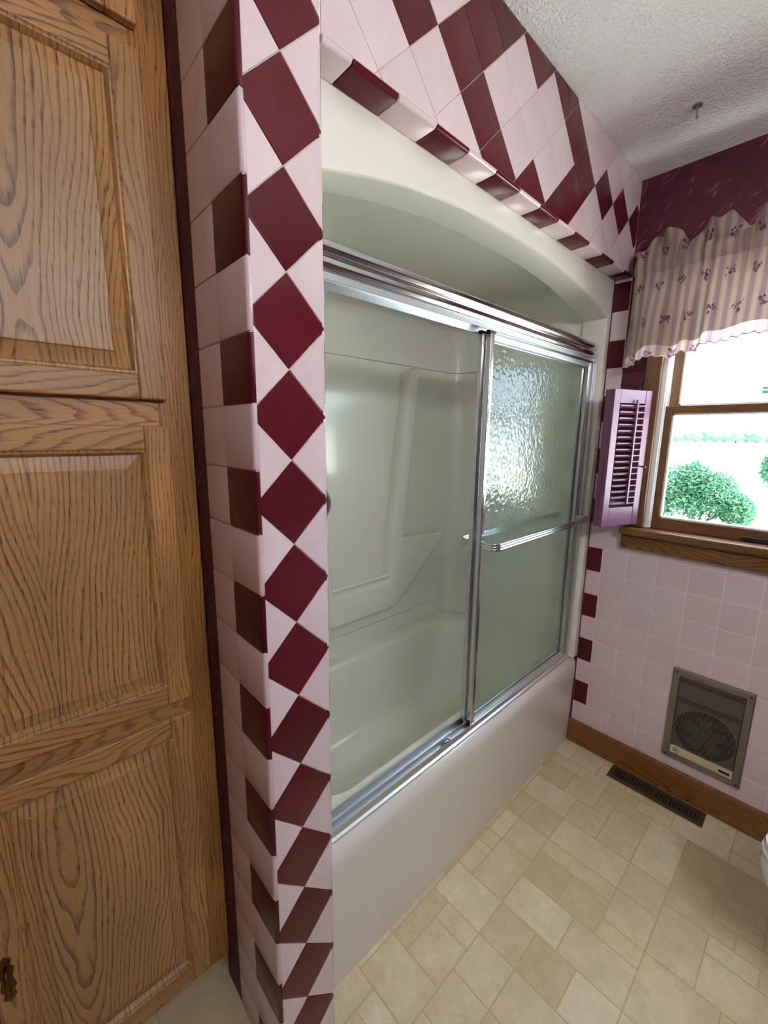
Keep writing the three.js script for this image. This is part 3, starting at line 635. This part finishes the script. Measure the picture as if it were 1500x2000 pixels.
// ---------------------------------------------------------------- valance
{
  const V = thing('valance', 'ruffled striped floral valance over the window', 'valance');
  const cv = document.createElement('canvas'); cv.width = 1024; cv.height = 512;
  const c = cv.getContext('2d');
  c.fillStyle = '#cfbba8'; c.fillRect(0, 0, 1024, 512);
  const per = 64;                                     // stripe pair
  for (let i = 0; i < 16; i++) { c.fillStyle = '#a98f98'; c.fillRect(i * per, 0, per * 0.46, 512); c.fillStyle = '#bfa39f'; c.fillRect(i * per + per * 0.52, 0, 4, 512); c.fillRect(i * per + per * 0.9, 0, 3, 512); }
  const sprig = (x, y, k) => {
    for (let i = 0; i < 9; i++) { c.fillStyle = ['#5c3b4e', '#8a4f66', '#6d5a70', '#77465a'][i % 4]; c.beginPath(); c.ellipse(x + rr(-13, 13) * k, y + rr(-11, 11) * k, rr(3, 6) * k, rr(2, 4) * k, rr(0, 3), 0, 7); c.fill(); }
    c.strokeStyle = '#6f6a74'; c.lineWidth = 1.6; for (let i = 0; i < 6; i++) { c.beginPath(); c.moveTo(x, y); c.lineTo(x + rr(-24, 24) * k, y + rr(-18, 18) * k); c.stroke(); }
  };
  for (let i = 0; i < 7; i++) for (let j = 0; j < 3; j++) sprig(70 + i * 146 + (j % 2) * 73 - 30, 80 + j * 170 + rr(-10, 10), 1.9);
  const ct = new THREE.CanvasTexture(cv); ct.wrapS = ct.wrapT = THREE.RepeatWrapping; ct.colorSpace = THREE.SRGBColorSpace;
  const weave = tex(128, 128, (u, v) => 128 + 60 * Math.sin(u * 6.283 * 32) * Math.sin(v * 6.283 * 32), false);
  const cloth = phys({ map: rep(ct, 0.72, 0.36), color: 0xcfc8c4, roughness: 0.95, side: THREE.DoubleSide, transmission: 0.13, thickness: 0, bumpMap: rep(weave, 0.03, 0.03), bumpScale: 0.0003 });
  const sheer = phys({ map: rep(ct, 0.72, 0.36), color: 0xffffff, roughness: 0.9, side: THREE.DoubleSide, transmission: 0.36, thickness: 0 });
  const z0 = 0.03, z1 = 1.02, zc = (z0 + z1) / 2, full = 1.7;
  const ph = (z) => z * 150 + 1.6 * Math.sin(z * 31) + 1.1 * Math.sin(z * 67 + 1);        // tight gathers of the pocket
  const fold = (z) => { const q = Math.sin(z * 66 + 1.5 * Math.sin(z * 23 + 0.6)); return Math.sign(q) * Math.pow(Math.abs(q), 0.8) * 0.7 + Math.sin(z * 37 + 2 + Math.sin(z * 11)) * 0.55; };
  const bot = (z) => { const e = Math.abs(z - zc) / (zc - z0); return 1.797 - 0.045 * smooth(0.15, 0.85, e) - 0.012 * smooth(0.8, 1.0, e) + 0.004 * fold(z); };
  const topE = (z) => 2.168 + 0.019 * Math.sin(z * 40 + 2.6) + 0.01 * Math.sin(z * 83 + 0.4) + 0.004 * Math.sin(z * 150);
  const front = XW - 0.085, yP0 = 2.056, yP1 = 2.122;
  // the path runs from the wall round the return and along the front
  const path = (s) => {                                  // s in 0..1
    const ret = 0.075, L = (z1 - z0) + 2 * ret, d = s * L;
    if (d < ret) { const t = d / ret, a = t * Math.PI / 2; return [XW - 0.008 - (XW - 0.008 - front) * Math.sin(a), z0 + 0.02 * (1 - Math.cos(a)), -Math.cos(a), -Math.sin(a) * 0.6]; }
    if (d > L - ret) { const t = (L - d) / ret, a = t * Math.PI / 2; return [XW - 0.008 - (XW - 0.008 - front) * Math.sin(a), z1 - 0.02 * (1 - Math.cos(a)), -Math.cos(a), Math.sin(a) * 0.6]; }
    return [front, lerp(z0 + 0.02, z1 - 0.02, (d - ret) / (L - 2 * ret)), -1, 0];
  };
  const at = (s, out, y) => { const [x, z] = path(s); const e = smooth(0, 0.05, s) * smooth(0, 0.05, 1 - s), side = s < 0.5 ? -1 : 1; return [x - out * (0.25 + 0.75 * e), y, z + side * (1 - e) * Math.max(0, out) * 0.9, s * full, y - 1.7]; };
  const Z = (s) => path(s)[1];
  const NU = 640;
  const headG = grid((s, v) => { const z = Z(s), y = lerp(yP1, topE(z), v); return at(s, 0.006 + 0.006 * Math.sin(ph(z)) * (1 - v) + v * (0.02 * Math.sin(z * 48 + 0.8) + 0.012 * Math.sin(z * 101)), y); }, NU, 8, true);
  part('heading', headG, cloth, V);
  part('rod_pocket', grid((s, v) => { const z = Z(s), y = lerp(yP0, yP1, v); return at(s, 0.006 + 0.011 * Math.sin(v * Math.PI) + 0.006 * Math.sin(ph(z)), y); }, NU, 8, true), cloth, V);
  part('skirt', grid((s, v) => { const z = Z(s), yb = bot(z) + 0.036, y = lerp(yP0, yb, v); return at(s, 0.006 + 0.006 * Math.sin(ph(z)) * (1 - smooth(0, 0.45, v)) + 0.026 * fold(z) * smooth(0, 0.8, v) + 0.03 * v, y); }, NU, 26, true), cloth, V);
  part('ruffle', grid((s, v) => { const z = Z(s), yb = bot(z) + 0.036, y = lerp(yb, bot(z) + 0.003 * Math.sin(z * 230), v); return at(s, 0.036 + 0.026 * fold(z) + v * (0.006 * Math.sin(z * 160) + 0.006), y); }, NU, 6, true), sheer, V).userData.label = 'sheer bottom ruffle';
  part('hem', grid((s, v) => { const z = Z(s), y = bot(z) + 0.003 * Math.sin(z * 230) - 0.004 * v; return at(s, 0.0425 + 0.026 * fold(z) + 0.006 * Math.sin(z * 160), y); }, NU, 1, true), std({ color: 0xc9a6a4, roughness: 0.9, side: THREE.DoubleSide }), V);
  part('rod', merge([rbox(front + 0.001, front + 0.006, 2.07, 2.105, z0 + 0.015, z1 - 0.015, 0.002), rbox(front + 0.001, XW + 0.004, 2.07, 2.105, z0 + 0.022, z0 + 0.027, 0.002), rbox(front + 0.001, XW + 0.004, 2.07, 2.105, z1 - 0.027, z1 - 0.022, 0.002)]), M.vinyl, V);
}

// ---------------------------------------------------------------- wall heater
{
  const h = thing('wall_heater', 'small electric wall heater with a wire grille above the baseboard', 'heater', [XW, 0.163, 0.318]);
  const W = 0.254, Hh = 0.393, fr = std({ color: 0x8f867f, metalness: 0.85, roughness: 0.42 });
  // local: y up, z along the wall, -x into the room
  const toWall = (g) => { g.rotateY(-Math.PI / 2); return g; };     // x -> z, z -> -x
  part('frame', uvBox(toWall(mitre(W, Hh, [[0, -0.004], [0, 0.008], [0.004, 0.013], [0.024, 0.013], [0.026, 0.008], [0.026, -0.004]], false))), fr, h);
  part('back_plate', toWall(box(0.02, W - 0.02, 0.02, Hh - 0.02, -0.0005, 0.001)), std({ color: 0x6e665e, roughness: 0.6 }), h);
  const ringG = new THREE.TorusGeometry(0.093, 0.004, 8, 48); ringG.translate(W / 2, 0.150, 0.004);
  const disc = new THREE.CylinderGeometry(0.092, 0.092, 0.002, 40); disc.rotateX(Math.PI / 2); disc.translate(W / 2, 0.150, 0.002);
  part('fan_opening', toWall(merge([disc, ringG])), std({ color: 0x1d1c1b, roughness: 0.7 }), h);
  const blades = []; for (let i = 0; i < 5; i++) { const b = rbox(-0.02, 0.02, 0.012, 0.07, 0, 0.0015, 0.0006); b.rotateY(0.1); b.rotateZ(i * Math.PI * 2 / 5); b.translate(W / 2, 0.150, 0.0035); blades.push(b); }
  const hub = new THREE.CylinderGeometry(0.016, 0.018, 0.003, 20); hub.rotateX(Math.PI / 2); hub.translate(W / 2, 0.150, 0.0045); blades.push(hub);
  part('fan', toWall(merge(blades)), std({ color: 0x4c4a48, roughness: 0.5, metalness: 0.5 }), h);
  part('element_guard', toWall(merge([rbox(0.03, W - 0.03, 0.255, 0.275, 0.001, 0.006, 0.002), rbox(0.03, W - 0.03, 0.34, 0.352, 0.001, 0.006, 0.002)])), std({ color: 0x423a34, roughness: 0.6 }), h);
  const wires = []; for (let i = 0; i < 44; i++) { const x = lerp(0.03, W - 0.03, i / 43); wires.push(box(x - 0.0007, x + 0.0007, 0.058, Hh - 0.027, 0.0076, 0.0092)); }
  for (let j = 0; j < 3; j++) { const y = lerp(0.065, Hh - 0.035, j / 2); wires.push(box(0.027, W - 0.027, y - 0.0005, y + 0.0005, 0.007, 0.0078)); }
  part('grille', toWall(merge(wires)), std({ color: 0x8d857c, metalness: 0.7, roughness: 0.5 }), h);
  part('control_strip', toWall(rbox(0.026, W - 0.026, 0.026, 0.06, 0.004, 0.011, 0.001)), std({ color: 0xcdbfa0, roughness: 0.5 }), h);
  const lc = document.createElement('canvas'); lc.width = lc.height = 128; const q = lc.getContext('2d');
  q.fillStyle = '#d8cbae'; q.fillRect(0, 0, 128, 128); q.strokeStyle = '#4a4030'; q.lineWidth = 9; q.beginPath(); q.arc(64, 64, 44, 0, 7); q.stroke();
  q.lineWidth = 8; for (const x of [50, 64, 78]) { q.beginPath(); q.moveTo(x, 38); q.lineTo(x, 90); q.stroke(); } q.beginPath(); q.moveTo(36, 64); q.lineTo(92, 64); q.stroke();
  const lt = new THREE.CanvasTexture(lc); lt.colorSpace = THREE.SRGBColorSpace;
  const em = new THREE.PlaneGeometry(0.03, 0.03); em.translate(0.046, 0.0435, 0.0114);
  part('emblem', toWall(em), std({ map: lt, roughness: 0.5 }), h).userData.label = 'round black emblem on cream';
  part('switch_slot', toWall(rbox(W - 0.068, W - 0.034, 0.036, 0.046, 0.0095, 0.0125, 0.001)), M.black, h);
  for (const [x, y] of [[0.013, 0.013], [W - 0.013, 0.013], [0.013, Hh - 0.013], [W - 0.013, Hh - 0.013]]) { const q2 = new THREE.CylinderGeometry(0.0035, 0.0035, 0.002, 12); q2.rotateX(Math.PI / 2); q2.translate(x, y, 0.0138); part('screw', toWall(q2), M.black, h); }
}
// ---------------------------------------------------------------- floor register
{
  const r = thing('floor_register', 'brown metal floor register below the wall heater', 'vent', [1.508, 0, 0.149]);
  const m = std({ color: 0x5b4a35, metalness: 0.55, roughness: 0.5 }), W = 0.09, L = 0.345;
  const top = (g) => { g.rotateX(-Math.PI / 2); g.translate(0, 0, L); return g; };
  part('frame', uvBox(top(mitre(W, L, [[0, 0.0005], [0.003, 0.0045], [0.02, 0.0055], [0.021, 0.0012]], false))), m, r);
  part('well', box(0.018, W - 0.018, 0.0003, 0.0012, 0.02, L - 0.02), M.black, r);
  for (let i = 0; i < 26; i++) { if (i === 13) continue; const z = lerp(0.026, L - 0.026, i / 25); const l = part('slat', rbox(0.02, W - 0.02, 0.0012, 0.0048, -0.0022, 0.0022, 0.0008, 1), m, r); l.position.z = z; }
  part('divider', rbox(0.018, W - 0.018, 0.0012, 0.0055, L / 2 - 0.008, L / 2 + 0.008, 0.001), m, r);
}
// ---------------------------------------------------------------- toilet at the edge of the picture
{
  const t = thing('toilet', 'white toilet facing the tub', 'toilet', [1.075, 0, 0]);
  const zf = 0.656, zt = 1.33;
  const ring = (y, hw, z0, z1, n = 40) => Array.from({ length: n }, (_, i) => { const a = i / n * Math.PI * 2, c = Math.cos(a), s = Math.sin(a), zm = z0 + (z1 - z0) * 0.52; return [hw * c * (1 - 0.12 * Math.max(0, -s)), y, zm + (s < 0 ? (zm - z0) * s : (z1 - zm) * s)]; });
  const loft = (R, capA, capB) => { const pos = [], n = R[0].length; for (let k = 0; k < R.length - 1; k++) for (let i = 0; i < n; i++) { const a = R[k][i], b = R[k][(i + 1) % n], c = R[k + 1][i], d = R[k + 1][(i + 1) % n]; pos.push(...a, ...c, ...b, ...b, ...c, ...d); } for (const [q, f] of [[R[0], capA], [R[R.length - 1], capB]]) if (f) for (let i = 1; i < n - 1; i++) pos.push(...q[0], ...(f > 0 ? [...q[i + 1], ...q[i]] : [...q[i], ...q[i + 1]])); return uvBox(fromTris(pos, 0.8)); };
  part('bowl', loft([ring(0.001, 0.115, zf + 0.17, zt - 0.05), ring(0.03, 0.113, zf + 0.17, zt - 0.05), ring(0.12, 0.105, zf + 0.17, zt - 0.04), ring(0.2, 0.125, zf + 0.11, zt), ring(0.27, 0.155, zf + 0.04, zt + 0.02), ring(0.33, 0.175, zf + 0.006, zt + 0.03), ring(0.375, 0.182, zf, zt + 0.03), ring(0.39, 0.178, zf + 0.004, zt + 0.03)], 0, 1), M.porcelain, t);
  part('seat', loft([ring(0.391, 0.178, zf + 0.004, zt - 0.02), ring(0.396, 0.184, zf + 0.0, zt - 0.02), ring(0.408, 0.184, zf + 0.0, zt - 0.02), ring(0.412, 0.178, zf + 0.005, zt - 0.02)], 0, 1), M.porcelain, t);
  part('lid', loft([ring(0.413, 0.176, zf + 0.008, zt - 0.02), ring(0.418, 0.182, zf + 0.003, zt - 0.02), ring(0.43, 0.18, zf + 0.005, zt - 0.02), ring(0.437, 0.165, zf + 0.02, zt - 0.03)], 0, 1), M.porcelain, t);
  part('tank', rbox(-0.22, 0.22, 0.385, 0.72, zt + 0.015, ZB - 0.012, 0.025, 4), M.porcelain, t);
  part('tank_lid', rbox(-0.23, 0.23, 0.722, 0.755, zt + 0.008, ZB - 0.01, 0.012, 3), M.porcelain, t);
  part('flush_lever', merge([cyl(0.01, [-0.16, 0.66, zt + 0.004], [-0.16, 0.66, zt + 0.018]), rbox(-0.17, -0.09, 0.652, 0.668, zt - 0.006, zt + 0.004, 0.004)]), M.chrome, t);
}
// ---------------------------------------------------------------- hook in the ceiling
{
  const h = thing('ceiling_hook', 'small white metal hook screwed into the ceiling', 'hook', [1.3195, H, 0.2274]);
  const m = std({ color: 0x9b958f, metalness: 0.6, roughness: 0.45 });
  part('plate', merge([cyl(0.013, [0, -0.003, 0], [0, 0.0, 0], 18)]), m, h);
  part('shank', tube([[0, -0.002, 0], [0, -0.016, 0], [0.002, -0.026, 0], [0.007, -0.03, 0], [0.011, -0.025, 0]], 0.0024, 30, 8), m, h);
}
// ---------------------------------------------------------------- vanity behind the camera
{
  const v = thing('vanity', 'oak vanity with a pale top under the bar of bulbs', 'vanity', [-0.2, 0, 0]);
  part('carcass', uvBox(box(-0.6, 0.6, 0.1, 0.78, 1.05, ZB - 0.008)), M.oakFrame, v);
  part('toe_kick', box(-0.6, 0.6, 0.001, 0.1, 1.12, ZB - 0.008), M.oakTrim, v);
  for (let i = 0; i < 3; i++) {
    const d = new THREE.Group(); d.name = 'door'; v.add(d); d.position.set(-0.575 + i * 0.39, 0.14, 1.05);
    part('slab', uvBox(rbox(0, 0.37, 0, 0.6, -0.019, -0.001, 0.004), 'y', i * 0.2, 0.1), M.oakPanel, d);
    part('handle', cyl(0.006, [0.33, 0.28, -0.03], [0.33, 0.38, -0.03]), M.brass, d);
  }
  part('top', rbox(-0.62, 0.62, 0.781, 0.815, 1.02, ZB - 0.008, 0.006), M.gel, v);
}
// ---------------------------------------------------------------- vanity lamp on the wall behind the camera
{
  const v = thing('vanity_light', 'bar of round bulbs on the papered wall facing the tub', 'light', [-0.05, 2.05, ZB]);
  part('bar', rbox(-0.31, 0.31, -0.055, 0.055, -0.035, -0.0005, 0.008), M.chrome, v);
  const bulbM = std({ color: 0xffffff, emissive: new THREE.Color().setRGB(1, 0.98, 0.95), emissiveIntensity: 5 });
  for (let i = 0; i < 4; i++) {
    const x = -0.225 + i * 0.15, g = new THREE.SphereGeometry(0.042, 24, 16); g.translate(x, 0, -0.085);
    part('bulb', g, bulbM, v);
    part('socket', cyl(0.018, [x, 0, -0.05], [x, 0, -0.034]), M.chrome, v);
    const l = new THREE.PointLight(new THREE.Color().setRGB(1, 1.02, 1.05), 0.36); l.position.set(x, 0, -0.085); l.castShadow = true; l.shadow.radius = 2; l.name = 'bulb_light';
    v.add(l);
  }
}

// ---------------------------------------------------------------- outdoors
const YG = -0.55;
{
  const g = struct('ground', uvBox(box(XW + 0.13, 420, YG - 0.2, YG, -260, 260), 'x'), std({ map: rep(tex(512, 512, (u, v) => { const n = vnoise(u * 30, v * 30, 30, 30, 81) * 0.5 + vnoise(u * 8, v * 8, 8, 8, 82) * 0.5; return [180 + n * 24, 180 + n * 22, 164 + n * 22]; }), 9, 9), roughness: 1 }), 'dry pale field outside the window', 'ground');
  struct('roof_eave', box(XW + 0.131, XW + 0.76, H + 0.02, H + 0.14, -3, 4.5), std({ color: 0xd8d6d0, roughness: 0.8 }), 'house eave above the window', 'eave');
  struct('wall_outside', merge([box(XL - 0.4, XW + 0.125, YG, -0.06, -1.0, ZB + 0.1)]), std({ color: 0xcfcac0, roughness: 0.9 }), 'house foundation under the bathroom');
}
function leafMass(n, blobs, size) {
  const pos = [], nor = [];
  for (let i = 0; i < n; i++) {
    const b = blobs[Math.floor(rnd() * blobs.length)];
    const th = rnd() * Math.PI * 2, cz = rr(-0.75, 1), r = Math.pow(rnd(), 0.28), s = Math.sqrt(1 - cz * cz);
    const p = new THREE.Vector3(b[0] + b[3] * r * s * Math.cos(th), b[1] + b[4] * r * cz, b[2] + b[5] * r * s * Math.sin(th));
    const d = new THREE.Vector3(rr(-1, 1), rr(-0.5, 1), rr(-1, 1)).normalize(), e = new THREE.Vector3(rr(-1, 1), rr(-1, 1), rr(-1, 1)).cross(d).normalize(), L = size * rr(0.6, 1.3);
    const up = d.clone().cross(e).multiplyScalar(L * 0.12);
    const a = p.clone(), c = p.clone().addScaledVector(d, L), m1 = p.clone().addScaledVector(d, L * 0.45).addScaledVector(e, L * 0.24).add(up), m2 = p.clone().addScaledVector(d, L * 0.45).addScaledVector(e, -L * 0.24).add(up);
    for (const q of [a, m1, c, a, c, m2]) pos.push(q.x, q.y, q.z);
  }
  return uvBox(fromTris(pos, 0));
}
{
  const leafM = [0x3a6044, 0x2f4630].map((c) => phys({ color: c, roughness: 1, specularIntensity: 0.2, side: THREE.DoubleSide, transmission: 0.35, thickness: 0 }));
  const bark = std({ color: 0x5a4a3c, roughness: 0.9 });
  const bush = (label, x, z, blobs, n, size) => {
    const b = thing('bush', label, 'bush', [x, YG, z]);
    part('foliage', leafMass(n, blobs, size), leafM[0], b);
    part('stem', merge(blobs.slice(0, 5).map((q) => cyl(0.025, [q[0] * 0.15, 0, q[2] * 0.15], [q[0] * 0.8, q[1], q[2] * 0.8], 7))), bark, b);
  };
  bush('wide leafy bush growing below the window view', 12, -1.5, [[0, 0.75, -0.5, 0.6, 0.6, 0.5], [0, 0.95, -0.15, 0.5, 0.5, 0.35], [0, 0.7, 0.3, 0.5, 0.55, 0.45], [0, 0.35, 0.75, 0.4, 0.4, 0.3], [0, 0.4, -0.2, 0.7, 0.42, 0.75]], 11000, 0.1);
  bush('taller rounded bush beyond the wide bush', 17, -0.25, [[0, 1.5, 0.2, 0.8, 0.85, 0.75], [0, 1.1, -0.1, 0.7, 0.6, 0.6], [0, 0.6, 0.2, 0.6, 0.5, 0.6]], 9000, 0.13);
  const far = [std({ color: 0x3a6044, roughness: 1 }), std({ color: 0x406648, roughness: 1 })];
  for (let i = 0; i < 26; i++) {
    const z = -58 + i * 2.1 + rr(-0.3, 0.3), x = 205 + (i % 3) * 8 + rr(-0.6, 0.6), hh = rr(4.0, 6.0);
    const t = thing('distant_tree', 'tree in the row at the far edge of the field', 'tree', [x, YG, z], 'distant tree row');
    const pts = []; for (let k = 0; k <= 8; k++) { const q = k / 8; pts.push(new THREE.Vector2(Math.max(0.02, rr(2.0, 2.8) * Math.sin(Math.PI * Math.pow(q, 0.6)) + 0.05), 0.5 + q * (hh - 0.5))); }
    pts[0].x = 0.02; pts[8].x = 0.02;
    part('crown', new THREE.LatheGeometry(pts, 9), far[i % 2], t);
    part('trunk', cyl(0.2, [0, 0, 0], [0, 1.4, 0], 6), bark, t);
  }
}
scene.traverse((o) => { if (o.isMesh) { o.castShadow = true; o.receiveShadow = true; } });
renderer.render(scene, camera);
